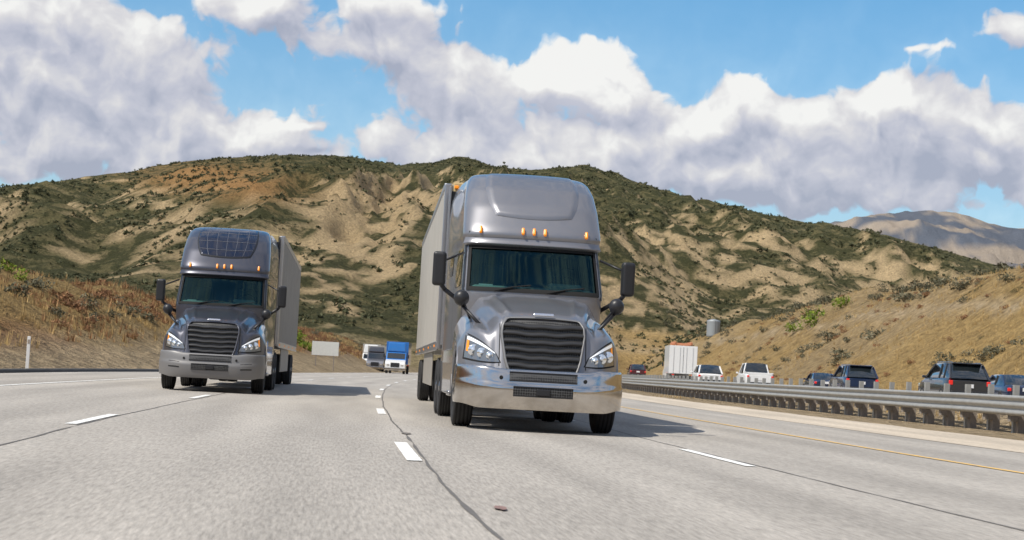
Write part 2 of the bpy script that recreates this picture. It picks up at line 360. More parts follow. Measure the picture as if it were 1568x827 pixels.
def cabS(s,z):
    yf=np.interp(z,zd,fy); w=np.interp(z,zd,fw); d=np.interp(z,zd,fd); n=3.0
    return Vector((w*s, yf+d*(1-max(0,1-abs(s)**n)**(1/n)), z))
def cabN(s,z):
    e=.01; a=cabS(min(.999,s+e),z)-cabS(max(-.999,s-e),z); b=cabS(s,z+e)-cabS(s,z-e)
    n=a.cross(b); n.normalize()
    return n if n.y<0 else -n
def cabP(s,z,o): return cabS(s,z)+cabN(s,z)*o

def zc(y): return float(np.interp(y,[.2,.35,.6,1.2,1.9,2.4],[1.56,1.62,1.70,1.84,1.98,2.05]))
def zf(y): return float(np.interp(y,[.2,.4,.8,1.3,1.8,2.4],[1.33,1.39,1.49,1.59,1.66,1.74]))
def ztop(a,y):
    e=.60+.14*(y-.3); B=1-sst(e,e+.2,a)
    B2=.022*math.exp(-((a-e*.78)/.05)**2)*sst(.35,.8,y)-.012*sst(.35,.9,y)*math.exp(-(a/.25)**2)
    return zf(y)+(zc(y)-zf(y))*B-.04*(a/.6)**2*(B)-.30*max(0,(a-.93)/.29)**2.3+B2
def yface(a,z): return .0+.07*a*a+.62*max(0,(a-.74)/.48)**2+.33*max(0,z-.8)+.04*sst(.6,.72,a)
_pc={}
def hoodprof(a):
    k=round(a,4)
    if k in _pc: return _pc[k]
    zt=1.5
    for _ in range(8): zt=ztop(a,yface(a,zt)+.05)
    pts=[(yface(a,z),z) for z in np.linspace(.80,zt-.02,12)]
    y0=yface(a,zt)+.06
    pts+=[(y,ztop(a,y)) for y in np.linspace(y0,2.3,24)]
    pts=np.array(pts); d=np.concatenate([[0],np.cumsum(np.hypot(*np.diff(pts,axis=0).T))])
    u=np.linspace(0,d[-1],64); yy=smooth1(np.interp(u,d,pts[:,0]),6); zz=smooth1(np.interp(u,d,pts[:,1]),6)
    _pc[k]=(yy,zz); return _pc[k]
def faceP(x,z,o=0):
    yy,zz=hoodprof(abs(x)); return (x,float(np.interp(z,zz,yy))-o,z)
def bumpP(t,v,o=0.):
    x=1.25*math.sin(t); s=abs(math.sin(t)); y=-.16+.95*(1-max(0,1-s**3.4)**(1/3.4))
    zb=.31+.05*sst(.9,1.2,abs(x)); zt=.865+.035*sst(.6,.9,abs(x))
    z=zb+(zt-zb)*v
    bul=.06*math.sin(math.pi*min(1,max(0,v)))**.7 +(.03 if v<.55 else .03*(1-sst(.55,.66,v)))
    f=bul+o
    return (x*(1+.03*f*s**4*8), y-f*(1-s**6), z)
def squircle(a,b,k=.35):
    return a*math.sqrt(max(0,1-k*b*b/2)),b*math.sqrt(max(0,1-k*a*a/2))

def wheel(parent,x,y,w=.29,r=.51,side=1,dual=False):
    h=w/2
    prof=[(-h*.85,r*.58),(-h,r*.68),(-h*1.02,r*.85),(-h*.9,r*.97)]
    for g in (-.6,-.2,.2,.6): 
        prof+=[(h*(g-.1),r),(h*(g-.04),r*.975),(h*(g+.04),r*.975),(h*(g+.1),r)]
    prof+=[(h*.9,r*.97),(h*1.02,r*.85),(h,r*.68),(h*.85,r*.58)]
    lathe('tyre',[(a,rr) for a,rr in prof],(x,y,r),M['rubber'],parent,n=40)
    s=side
    lathe('rim',[(s*h*.8,r*.6),(s*h*.5,r*.55),(s*h*.1,r*.5),(s*h*(-.1 if dual else .35),r*.35),(s*h*(.2 if dual else .6),r*.22),(s*h*.9,r*.18),(s*h*1.0,0.001)],(x,y,r),M['alu'],parent,n=32)
    lathe('rim_back',[(-s*h*.8,r*.6),(-s*h*.6,.001)],(x,y,r),M['black'],parent,n=24)

def truck(loc,h,paint,bumper,trailerm,solar=False,trailer_dh=0.,tlen=15.6):
    E=empty('semi_truck',loc,-h); E.scale=(.968,1,1.02)
    ZA,ZB,SA=2.06,2.735,.93
    zs=np.unique(np.round(np.concatenate([[.95,1.3,1.6,1.85,ZA,ZB],np.linspace(ZA,ZB,8),np.linspace(ZB,3.95,26),np.linspace(3.95,4.085,10)]),4))
    ss=np.unique(np.round(np.concatenate([[-SA,SA,-1,1],np.sin(np.linspace(-math.pi/2,math.pi/2,45))]),5))
    ss=np.array([s for s in ss if abs(abs(s)-SA)<1e-6 or abs(abs(s)-SA)>.008])
    rows=[]
    for z in zs:
        w=np.interp(z,zd,fw); wb=np.interp(z,zd,fb); r=[cabS(s,z) for s in ss]
        ye=r[0].y; yb=6.0
        left=[Vector((-(w+(wb-w)*sst(0,1,t)),ye+(yb-ye)*t,z)) for t in (1,.99,.8,.6,.4,.25,.12,.04)]
        right=[Vector((-v.x,v.y,v.z)) for v in left[::-1]]
        rows.append(left+r+right)
    nl=8
    def skip(i,j):
        if ZA-1e-4<=zs[i] and zs[i+1]<=ZB+1e-4 and nl<=j<nl+len(ss)-1:
            if ss[j-nl]>=-SA-1e-4 and ss[j-nl+1]<=SA+1e-4: return True
        return False
    grid_obj('cab_shell',rows,paint,E,True,skip)
    top=rows[-1]; mesh_np('roof_cap',[tuple(v) for v in top],[tuple(range(len(top)))],paint,E,True)
    bevel_box('cab_back_wall',(0,6.02,2.45),(2.44,.04,2.9),M['blackp'],E,.01)
    a=np.linspace(-SA,SA,31); b=np.linspace(ZA,ZB,11)
    grid_obj('windshield',[[cabP(s*(1 - .02*((z-ZA)/(ZB-ZA))),z,-.012) for s in a] for z in b],M['glass'],E)
    for (s0,s1,z0,z1) in ((-SA,SA,ZA-.035,ZA+.03),(-SA,SA,ZB-.03,ZB+.02)):
        grid_obj('windshield_seal',[[cabP(s,z,.004) for s in np.linspace(s0,s1,31)] for z in np.linspace(z0,z1,3)],M['black'],E)
    for sg in (-1,1):
        grid_obj('windshield_seal',[[cabP(s,z,.005) for s in np.linspace(sg*(SA-.03),sg*(SA+.012),3)] for z in np.linspace(ZA-.03,ZB+.02,9)],M['black'],E)
        grid_obj('pillar_trim',[[cabP(s,z,.006) for s in np.linspace(sg*(SA+.035),sg*.992,5)] for z in np.linspace(ZA-.08,ZB+.10,9)],M['blackp'],E)
    vv=[(ZB+.015,.004),(ZB+.02,.055),(ZB+.05,.075),(ZB+.09,.05),(ZB+.14,.004)]
    grid_obj('sun_visor_brow',[[cabP(s,z,o) for s in np.linspace(-.97,.97,41)] for z,o in vv],paint,E)
    # interior
    bevel_box('cab_floor',(0,3.9,1.35),(2.2,3.4,.06),M['black'],E,0)
    bevel_box('dashboard',(0,2.60,1.96),(2.0,.75,.34),M['dash'],E,.08)
    bevel_box('binnacle',(.55,2.62,2.15),(.55,.35,.14),M['dash'],E,.05)
    bevel_box('sleeper_curtain',(0,4.6,2.3),(2.2,.04,2.4),M['curtain'],E,0)
    bevel_box('headliner',(0,3.6,2.95),(2.1,1.9,.04),M['curtain'],E,0)
    for sx in (-.58,.58):
        bevel_box('seat_base',(sx,3.4,1.75),(.55,.6,.5),M['seat'],E,.08); bevel_box('seat_back',(sx,3.6,2.15),(.5,.18,.75),M['seat'],E,.08,(-.12,0,0)); bevel_box('headrest',(sx,3.62,2.6),(.28,.12,.2),M['seat'],E,.05)
    V=[];F=[]
    for i in range(28):
        A=2*math.pi*i/28
        for j in range(6):
            B=2*math.pi*j/6; V.append(((.23+.016*math.cos(B))*math.cos(A),(.23+.016*math.cos(B))*math.sin(A),.016*math.sin(B)))
    for i in range(28):
        for j in range(6): F.append((i*6+j,((i+1)%28)*6+j,((i+1)%28)*6+(j+1)%6,i*6+(j+1)%6))
    o=mesh_np('steering_wheel',V,np.array(F),M['blackp'],E,True); o.location=(.58,2.98,2.19); o.rotation_euler=(math.radians(50),0,0)
    bevel_box('paper_on_dash',(-.75,2.40,2.14),(.22,.14,.015),mat('paper',(.6,.62,.66),.6),E,0)
    bevel_box('sensor_pod',(0.03,2.62,2.66),(.22,.08,.07),M['blackp'],E,.02)
    for (x0,x1) in ((-.62,-.05),(.20,.80)):
        p0=cabP(x0/1.12,2.03,.03); p1=cabP(x1/1.12,2.13,.03); pm=(p0+p1)/2+Vector((0,0,.015))
        rod('wiper',p0,pm,.012,M['black'],E,6); rod('wiper',pm,p1,.012,M['black'],E,6)
    for mx_ in (-.86,-.18,0,.18,.86):
        s=mx_/1.135; p=cabP(s,2.985,.02); bevel_box('marker_light',p,(.05,.05,.12),M['amber'],E,.02,(-.5,0,0))
    # roof panel
    P=[]
    for bb in np.linspace(-1,1,27):
        row=[]
        for aa in np.linspace(-1,1,37):
            a2,b2=squircle(aa,bb,.42 if bb<0 else .15); z=3.20+(4.02-3.20)*(b2+1)/2; half=.62+.16*(b2+1)/2
            ed=max(abs(aa),abs(bb)); o_=.004+.034*(1-sst(.90,1,ed)) if not solar else (.03 if ed<.99 else .0)
            row.append(cabP(half*a2*1.0,z,o_))
        P.append(row)
    if solar:
        def mi(i,j): return 1 if (i in (0,25) or j in (0,35)) else 0
        grid_obj('solar_roof_panel',P,[M['solar'],M['blackp']],E,True,None,mi)
        up_=Vector((0,-.004,0))
        for j in (6,12,18,24,30): 
            for i in range(1,25,2): rod('cell_line',P[i][j]+up_,P[min(25,i+2)][j]+up_,.006,M['cellline'],E,4)
        for i in (6,13,20):
            for j in range(1,35,3): rod('cell_line',P[i][j]+up_,P[i][min(35,j+3)]+up_,.006,M['cellline'],E,4)
    else:
        grid_obj('roof_fairing_panel',P,paint,E)
    for sg in (-1,1):
        def sp(y,z):
            t=(y-cabS(1,z).y)/(6-cabS(1,z).y); w=np.interp(z,zd,fw); wb=np.interp(z,zd,fb); return (sg*(w+(wb-w)*sst(0,1,t)+.008),y,z)
        Q=[[sp(y+(.25*(z-2.12)/.6 if k==0 else 0),z) for k,y in enumerate(np.linspace(2.75,3.85,6))] for z in np.linspace(2.12,2.72,5)]
        grid_obj('side_window',Q,M['dglass'],E)
        for yy in (2.62,4.0): grid_obj('door_seam',[[sp(yy,z),sp(yy+.015,z)] for z in np.linspace(1.1,2.85,8)],M['black'],E)
        grid_obj('sleeper_window',[[sp(y,z) for y in (4.5,5.0)] for z in (2.35,2.7)],M['dglass'],E)
        bevel_box('side_extender',(sg*1.24,6.25,2.6),(.03,.6,2.75),paint,E,.012)
        bevel_box('side_skirt',(sg*1.2,4.25,.78),(.06,3.6,.72),paint,E,.03)
        rod('fuel_tank',(sg*.92,3.0,.75),(sg*.92,5.6,.75),.29,M['alu'],E,20)
        bevel_box('cab_step',(sg*1.16,2.75,.45),(.2,.6,.08),M['alu'],E,.02)
        bevel_box('mirror_head',(sg*1.52,2.15,2.33),(.21,.17,.52),M['blackp'],E,.06,(0,0,sg*.12),4)
        rod('mirror_arm',(sg*1.13,2.35,1.84),(sg*1.42,2.15,2.02),.035,M['blackp'],E); rod('mirror_arm',(sg*1.42,2.15,2.02),(sg*1.50,2.15,2.12),.035,M['blackp'],E)
        rod('mirror_arm',(sg*1.12,2.6,2.62),(sg*1.47,2.2,2.45),.018,M['blackp'],E)
        lathe('hood_mirror',[(-.09,.001),(-.085,.06),(-.05,.10),(0,.12),(.05,.105),(.07,.06),(.075,.001)],(sg*1.20,1.05,1.86),M['blackp'],E,'y',20)
        rod('hood_mirror_arm',(sg*1.20,1.1,1.77),(sg*.86,.85,1.44),.026,M['blackp'],E); rod('hood_mirror_arm',(sg*1.16,1.1,1.80),(sg*1.02,1.5,1.56),.02,M['blackp'],E)
        bevel_box('hood_mirror_foot',(sg*.85,.85,1.44),(.10,.12,.06),M['blackp'],E,.02)
    # --- hood
    cols=np.linspace(-1.22,1.22,123); P=[]
    for x in cols:
        yy,zz=hoodprof(abs(x)); P.append([(x,y,z) for y,z in zip(yy,zz)])
    grid_obj('hood',P,paint,E,flip=True)
    def zb(y):
        if abs(y-1.3)<.64: return .52+math.sqrt(.64**2-(y-1.3)**2)
        return .86 if y<1.3 else .55
    yy,zz=hoodprof(1.22)
    for sg in (-1,1):
        Y=np.linspace(yy[0],2.3,50); rws=[]
        for k in range(5):
            rws.append([(sg*(1.22+.02*math.sin(math.pi*k/4)),y,float(np.interp(y,yy,zz))*(1-k/4)+min(zb(y),float(np.interp(y,yy,zz))-.01)*k/4) for y in Y])
        grid_obj('fender_side',rws,paint,E)
        grid_obj('wheel_arch_liner',[[(sg*x,1.3+.66*math.cos(t),.52+.66*math.sin(t)) for t in np.linspace(0,math.pi,18)] for x in (1.2,.65)],M['black'],E)
        grid_obj('hood_seam',[[faceP(sg*(.64+d),z,.004) for d in (0,.012)] for z in np.linspace(.9,1.5,14)],M['black'],E)
        # headlight
        n1,n2=15,9; c=((.64,.955),(1.14,1.00),(1.11,1.33),(.70,1.08))
        def hp(u,v,o):
            x=(c[0][0]*(1-u)+c[1][0]*u)*(1-v)+(c[3][0]*(1-u)+c[2][0]*u)*v; z=(c[0][1]*(1-u)+c[1][1]*u)*(1-v)+(c[3][1]*(1-u)+c[2][1]*u)*v
            z+=-.02*math.sin(math.pi*u)*(1-v)+.02*math.sin(math.pi*u)*v
            return faceP(sg*x,z,o)
        grid_obj('headlight_bezel',[[hp(u,v,.006) for u in np.linspace(-.04,1.03,n1)] for v in np.linspace(-.08,1.06,n2)],M['black'],E)
        grid_obj('headlight_housing',[[hp(u,v,.014) for u in np.linspace(0,1,n1)] for v in np.linspace(0,1,n2)],M['lampdark'],E)
        grid_obj('headlight_strip',[[hp(u,v,.022) for u in np.linspace(.04,.97,n1)] for v in (.80,.95)],M['drl'],E)
        grid_obj('headlight_turn_lens',[[hp(u,v,.024) for u in np.linspace(.90,.97,4)] for v in np.linspace(.3,.78,6)],M['amber'],E)
        for u,r in ((.26,.055),(.50,.075),(.75,.085)):
            p=hp(u,.42,.012); lathe('headlight_reflector',[(-.012,r),(-.02,r*.92),(-.005,r*.55),(-.022,r*.4),(-.028,.001)],p,M['lens'],E,'y',20)
    # grille
    def gw(z): return float(np.interp(z,[.86,1.0,1.36,1.5,1.58],[.50,.55,.615,.60,.54]))
    zz=np.linspace(.865,1.565,15)
    grid_obj('grille_backing',[[faceP(gw(z)*u,z,.006) for u in np.linspace(-1,1,25)] for z in zz],M['mesh'],E)
    for z0 in np.linspace(.94,1.50,6):
        rws=[]
        for (dz,o) in ((-.034,.008),(-.026,.05),(.006,.062),(.034,.02),(.038,.008)):
            rws.append([faceP(gw(z0)*.985*u,z0+dz-.022*(1-u*u)+.006*math.cos(u*9),o) for u in np.linspace(-1,1,25)])
        grid_obj('grille_slat',rws,M['slat'],E)
    ring=[(gw(z),z) for z in np.linspace(.855,1.575,16)]
    full=[(x,z) for x,z in ring]+[(u*.54,1.585+.02*(1-(u)**2)) for u in np.linspace(.95,-.95,13)]+[(-x,z) for x,z in ring[::-1]]+[(u*.5,.845) for u in np.linspace(-.95,.95,9)]
    n=len(full); V=[];
    for (x,z) in full:
        d=Vector((x,z-1.2)); d.normalize()
        for (e,o) in ((-.012,.01),(-.008,.06),(.012,.065),(.028,.03),(.032,-.005)):
            V.append(faceP(x+d.x*e,z+d.y*e,o))
    F=[(i*5+k,((i+1)%n)*5+k,((i+1)%n)*5+k+1,i*5+k+1) for i in range(n) for k in range(4)]
    mesh_np('grille_surround',V,np.array(F),M['bump_grey'] if not solar else paint,E,True)
    bevel_box('hood_badge',(0,.27,1.655),(.30,.02,.045),M['badge'],E,.01,(-.6,0,0))
    # --- bumper
    T=np.linspace(-math.pi/2,math.pi/2,61); VV=np.linspace(0,1,17)
    grid_obj('bumper',[[bumpP(t,v) for t in T] for v in VV]+[[ (lambda q:(q[0]*.97,q[1]+.12,q[2]+.0))(bumpP(t,1)) for t in T]],bumper,E)
    grid_obj('bumper_underside',[[bumpP(t,0) for t in T],[(lambda q:(q[0]*.9,q[1]+.2,q[2]+.03))(bumpP(t,0)) for t in T]],M['black'],E)
    for (v0,v1,hw) in ((.72,.93,.50),(.34,.57,.44)):
        ts=[math.asin(u*hw/1.25) for u in np.linspace(-1,1,21)]
        grid_obj('bumper_mesh_insert',[[bumpP(t,v,.005) for t in ts] for v in np.linspace(v0,v1,6)],M['mesh'],E)
        for v in (v0,v1):
            pts=[Vector(bumpP(t,v,.01)) for t in ts]
            for p,q in zip(pts[:-1],pts[1:]): rod('insert_frame',p,q,.009,M['blackp'] ,E,5)
    bevel_box('radar_cover',Vector(bumpP(0,.45,.012)),(.2,.03,.09),M['blackp'],E,.01)
    for sg in (-1,1):
        t=sg*math.asin(.62/1.25); p=Vector(bumpP(t,.78,.004)); lathe('tow_eye_cover',[(-.01,.028),(-.012,.001)],p,M['black'],E,'y',14)
        if solar:
            ts=[sg*math.asin(x/1.25) for x in np.linspace(.72,.98,6)]
            grid_obj('fog_light_pocket',[[bumpP(t,v,.006) for t in ts] for v in (.38,.62)],M['black'],E)
    # --- chassis & wheels
    for sg in (-1,1):
        wheel(E,sg*1.09,1.3,.30,.51,sg)
        for yy_ in (6.3,7.65): 
            wheel(E,sg*1.12,yy_,.26,.51,sg,True); wheel(E,sg*.80,yy_,.26,.51,sg,True)
        bevel_box('frame_rail',(sg*.43,4.6,.92),(.09,8.2,.26),M['frame'],E,.01)
        bevel_box('mudflap',(sg*.95,8.35,.6),(.6,.02,.75),M['black'],E,0)
    bevel_box('front_axle',(0,1.3,.46),(1.8,.16,.14),M['frame'],E,.03)
    bevel_box('oil_pan',(.12,1.7,.45),(.5,.9,.36),M['frame'],E,.06)
    bevel_box('engine_block',(0,1.5,1.1),(.9,1.5,.8),M['frame'],E,.05)
    bevel_box('cross_member',(0,.35,.5),(1.5,.12,.12),M['frame'],E,.02)
    bevel_box('gearbox',(0,3.2,.75),(1.3,1.8,.3),M['frame'],E,.03)
    for yy_ in (6.3,7.65): rod('drive_axle',(-.9,yy_,.51),(.9,yy_,.51),.09,M['frame'],E)
    # --- trailer
    TR=bpy.data.objects.new('trailer',None); C.objects.link(TR); TR.parent=E; TR.location=(0,7.2,0); TR.rotation_euler=(0,0,-trailer_dh)
    y0,y1=-.35,tlen-.35
    bevel_box('trailer_body',(0,(y0+y1)/2,2.64),(2.58,y1-y0,2.92),trailerm,TR,.015)
    for sg in (-1,1):
        V=[];F=[]
        for k,yk in enumerate(np.arange(y0+.3,y1,.61)):
            x0=sg*1.292
            for dy,dx in ((-.06,0),(-.03,.03),(.03,.03),(.06,0)):
                for z in (1.3,3.98): V.append((x0+sg*dx,yk+dy,z))
            b_=k*8
            for j in range(3): F.append((b_+2*j,b_+2*j+1,b_+2*j+3,b_+2*j+2))
        mesh_np('side_posts',V,np.array(F),trailerm,TR)
        bevel_box('top_rail',(sg*1.30,(y0+y1)/2,4.06),(.05,y1-y0+.02,.12),M['alu'],TR,.01)
        bevel_box('bottom_rail',(sg*1.30,(y0+y1)/2,1.22),(.05,y1-y0+.02,.16),M['alu'],TR,.01)
        bevel_box('corner_post',(sg*1.25,y0-.012,2.64),(.13,.05,2.95),M['alu'],TR,.02)
        bevel_box('aero_skirt',(sg*1.24,6.4,.8),(.03,6.0,.66),trailerm,TR,.01)
        for k in range(5): bevel_box('side_marker',(sg*1.333,y0+.5+k*3.6,1.22),(.015,.1,.04),M['amber'],TR,.004)
        for yy_ in (tlen-3.0,tlen-1.7):
            wheel(TR,sg*1.12,yy_,.26,.51,sg,True); wheel(TR,sg*.80,yy_,.26,.51,sg,True)
        bevel_box('landing_gear',(sg*.7,2.1,.75),(.12,.12,.85),M['frame'],TR,.01)
    bevel_box('trailer_front_cap',(0,y0-.05,4.03),(2.3,.10,.2),mat('faded_yellow_cap',(.5,.38,.18),.6),TR,.02)
    for sx in (-1.1,-.9): bevel_box('clearance_lamp',(sx,y0-.12,4.05),(.08,.04,.05),M['amber'],TR,.01)
    bevel_box('trailer_underframe',(0,(y0+y1)/2,1.08),(1.1,y1-y0-.4,.14),M['frame'],TR,.01)
    return E

truck((3.27,25.0,0.02),.030,M['paint_grey'],M['chrome'],M['trailer'],False,.006)
truck((-2.34,41.5,0.02),.018,M['paint_slate'],M['bump_grey'],M['trailer2'],True,.004)

# ------------------------------------------------------------------ distant heavy vehicles
def box_truck(name,loc,h,cabm,hoodm,boxm,W=2.45,H=3.3,L=8,front=True):
    E=empty(name,loc,-h+(0 if front else math.pi))
    w=W/2
    prof=[(.0,.55),(.0,1.05),(.12,1.35),(1.0,1.55),(1.1,1.62),(1.75,2.35),(2.0,2.45),(2.9,2.5),(2.9,.6)]
    V=[];
    for sx,k in ((-1,1.),( -.92,1.02),(.92,1.02),(1,1.)):
        for (y,z) in prof: V.append((sx*w*.9,y,z*k))
    n=len(prof);F=[]
    for a in range(3):
        for i in range(n): F.append((a*n+i,a*n+(i+1)%n,(a+1)*n+(i+1)%n,(a+1)*n+i))
    F.append(tuple(range(n))[::-1]); F.append(tuple(range(3*n,4*n)))
    mi=[]
    for a in range(3):
        for i in range(n): mi.append(1 if i in (0,1,2) else 0)
    mi+=[0,0]
    mesh_np('cab',V,F,[cabm,hoodm],E,False,mi)
    V=[(sx*w*.8,y,z) for (y,z) in ((1.15,1.69),(1.70,2.31)) for sx in (-1,1)]
    V=[(x,y-.03,z+.03) for x,y,z in V]; mesh_np('windshield',V,[(0,1,3,2)],M['dglass'],E)
    bevel_box('grille',(0,.0,.98),(1.0,.06,.5),M['blackp'],E,.02)
    for sx in (-1,1):
        bevel_box('headlight',(sx*.8,.0,.95),(.28,.05,.2),M['lens'],E,.02); bevel_box('mirror_head',(sx*1.38,1.5,2.0),(.16,.1,.42),M['blackp'],E,.03)
        rod('mirror_arm',(sx*1.05,1.6,1.9),(sx*1.36,1.5,1.95),.03,M['blackp'],E,8)
        wheel(E,sx*.98,.95,.28,.48,sx); wheel(E,sx*1.0,L-1.6,.28,.48,sx,True)
    bevel_box('bumper',(0,-.06,.5),(W*.96,.14,.3),M['chrome'],E,.04)
    bevel_box('roof_fairing',(0,2.3,(2.5+H)/2),(W*.84,1.0,H-2.5),cabm,E,.12,taper=(.9,.75))
    bevel_box('cargo_box',(0,3.1+(L-3.1)/2,(1.0+H)/2+.1),(W*1.02,L-3.1,H-1.0),boxm,E,.03)
    bevel_box('frame_rail',(0,L/2,.8),(.9,L-.5,.2),M['frame'],E,.01)
    bevel_box('door_seam',(0,L+.012,(1.0+H)/2+.1),(.03,.012,H-1.3),M['black'],E,0)
    for sx in (-1,1):
        bevel_box('tail_lamp',(sx*.95,L+.02,.98),(.22,.04,.1),M['red'],E,.01)
        for k in (-.35,-.12,.12,.35): 
            if (k<0)==(sx<0): rod('lock_rod',(k*W,L+.03,1.15),(k*W,L+.03,H-.05),.012,M['alu'],E,6)
    bevel_box('rear_bumper',(0,L+.05,.55),(W*.9,.08,.12),M['galv'],E,.01)
    return E
box_truck('box_truck',(9.3,200,.02),.11,M['blue'],M['white'],M['blue'],2.5,3.55,9)
box_truck('box_truck',(7.9,225,.02),.11,M['paint_slate'],M['paint_grey'],M['trailer2'],2.4,3.2,9)
box_truck('box_truck',(8.0,250,.02),.11,M['white'],M['white'],M['trailer'],2.5,3.7,12)
RK=mat('orange_rack',(.5,.2,.1),.7)
bt=box_truck('box_truck',(37.2,171+8.5,OPP+.02),.11,M['white'],M['white'],M['white'],2.7,3.75,8.5,front=False)
for k in range(4): bevel_box('rack_bar',(0,4+k*1.2,4.05),(1.9,.12,.18),RK,bt,.01)
for sx in (-.8,.8): bevel_box('rack_rail',(sx,6,4.2),(.12,4.5,.14),RK,bt,.01)

# ------------------------------------------------------------------ cars
def car(name,kind,loc,h,paint,front=False):
    E=empty(name,loc,-h+(math.pi if front else 0))
    if kind=='suv': L,w,zbelt,ztop,st=4.8,.96,1.10,1.75,((.0,.0),(.55,1),(2.75,1),(3.7,0))
    elif kind=='sedan': L,w,zbelt,ztop,st=4.75,.91,.96,1.44,((.55,0),(1.25,1),(2.75,1),(3.55,0))
    elif kind=='hatch': L,w,zbelt,ztop,st=4.4,.90,1.0,1.55,((.05,0),(.65,1),(2.5,1),(3.4,0))
    else: L,w,zbelt,ztop,st=5.7,1.0,1.15,1.9,((1.95,0),(2.2,1),(3.6,1),(4.3,0))
    hood=zbelt-.08
    ys=[0,.08,.3,.8,st[-1][0]-.1,st[-1][0]+.3,L-.5,L-.1,L]
    rows=[]
    for y in ys:
        e=min(y,L-y); k=.86 if e<.01 else (.93 if e<.15 else (.985 if e<.6 else 1))
        zt=zbelt if y<st[-1][0] else hood-.16*((y-st[-1][0])/(L-st[-1][0]))**1.5
        if e<.01: zt-=.12
        elif e<.15: zt-=.04
        zb_=.36 if e<.15 else .26
        ww=w*k; half=[(ww*.9,zb_),(ww,zb_+.14),(ww*1.0,.62),(ww*.985,zt-.12),(ww*.92,zt-.01),(ww*.5,zt+.015),(0,zt+.02)]
        rows.append([(x,y,z) for x,z in half]+[(-x,y,z) for x,z in half[::-1][1:]])
    grid_obj('body',rows,paint,E,True,flip=True)
    nr=len(rows[0])
    for r in (rows[0],rows[-1]): mesh_np('body_end',r,[tuple(range(nr))],paint,E)
    G=[]
    for y,t in st:
        zt=zbelt+(ztop-zbelt)*t if t else zbelt
        wb=w*.90; wt=w*(.74 if t else .88)
        G.append([(wb,y,zbelt-.03),(wt,y,zt-.06 if t else zbelt-.02),(wt-.1,y,zt if t else zbelt-.01),(0,y,zt+.03 if t else zbelt),(-wt+.1,y,zt if t else zbelt-.01),(-wt,y,zt-.06 if t else zbelt-.02),(-wb,y,zbelt-.03)])
    def mi(i,j):
        if i==1: return 0 if j in (0,5) else 1
        return 0
    grid_obj('greenhouse',G,[M['dglass'],paint],E,False,None,mi,flip=True)
    for sx in (1,-1):
        for a,b in ((0,1),(3,2)):
            p=Vector(G[a][0 if sx>0 else 6]); q=Vector(G[b][1 if sx>0 else 5]); q.z=G[b][1][2]
            rod('pillar',p,q,.05,paint,E,6)
        ymid=(st[1][0]+st[2][0])/2; 
        for ym in ((ymid,) if kind!='suv' else (ymid,st[1][0]+.4)): rod('pillar',(sx*w*.90,ym,zbelt),(sx*w*.75,ym,ztop-.04),.035,M['blackp'],E,6)
        bevel_box('tail_light',(sx*w*.85,.03,zbelt-.2),(.17,.1,.15 if kind!='suv' else .20),M['red'],E,.03)
        bevel_box('headlight',(sx*w*.76,L-.05,hood-.25),(.3,.1,.14),M['lens'],E,.03)
        bevel_box('door_mirror',(sx*(w+.08),st[-1][0]-.35,zbelt+.03),(.16,.1,.12),paint,E,.03)
        for yy in (.95,L-.95): wheel(E,sx*(w-.1),yy,.22,.34,sx)
        if kind=='suv': rod('roof_rail',(sx*.62,.6,ztop+.04),(sx*.62,2.7,ztop+.04),.02,M['alu'],E,6)
    bevel_box('number_plate',(0,-.015,.78),(.34,.02,.16),M['white'],E,.004)
    bevel_box('rear_bumper',(0,.0,.45),(w*1.7,.14,.22),M['blackp'],E,.04)
    if kind=='suv': bevel_box('roof_spoiler',(0,.5,ztop+.0),(w*1.35,.3,.05),paint,E,.02)
    if kind=='pickup':
        bevel_box('bed_well',(0,.98,zbelt+.012),(w*1.62,1.6,.03),M['black'],E,0)
        for sx in (-1,1): bevel_box('bed_rail',(sx*w*.87,.98,zbelt+.05),(.1,1.85,.09),paint,E,.02)
        bevel_box('tailgate',(0,.05,zbelt+.0),(w*1.7,.08,.18),paint,E,.02)
    return E
navy=mat('navy_paint',(.018,.035,.085),.25,.4,coat=1); dk=mat('charcoal_paint',(.035,.04,.05),.25,.4,coat=1); dred=mat('dark_red_paint',(.09,.012,.015),.3,.2,coat=1)
z0=OPP+.02
car('suv','suv',(28.0,73,z0),.062,dk)
car('sedan','sedan',(32.2,77,z0),.065,navy)
car('suv','suv',(30.6,96,z0),.08,navy)
car('sedan','sedan',(35.4,119,z0),.1,navy)
car('pickup_truck','pickup',(31.2,121,z0),.1,M['white'])
car('hatchback','hatch',(27.2,119,z0),.1,M['white'])
car('hatchback','hatch',(34.6,186,z0+.35),.11,dred)
car('van','suv',(12.4,150,.02),.11,M['white'],True)

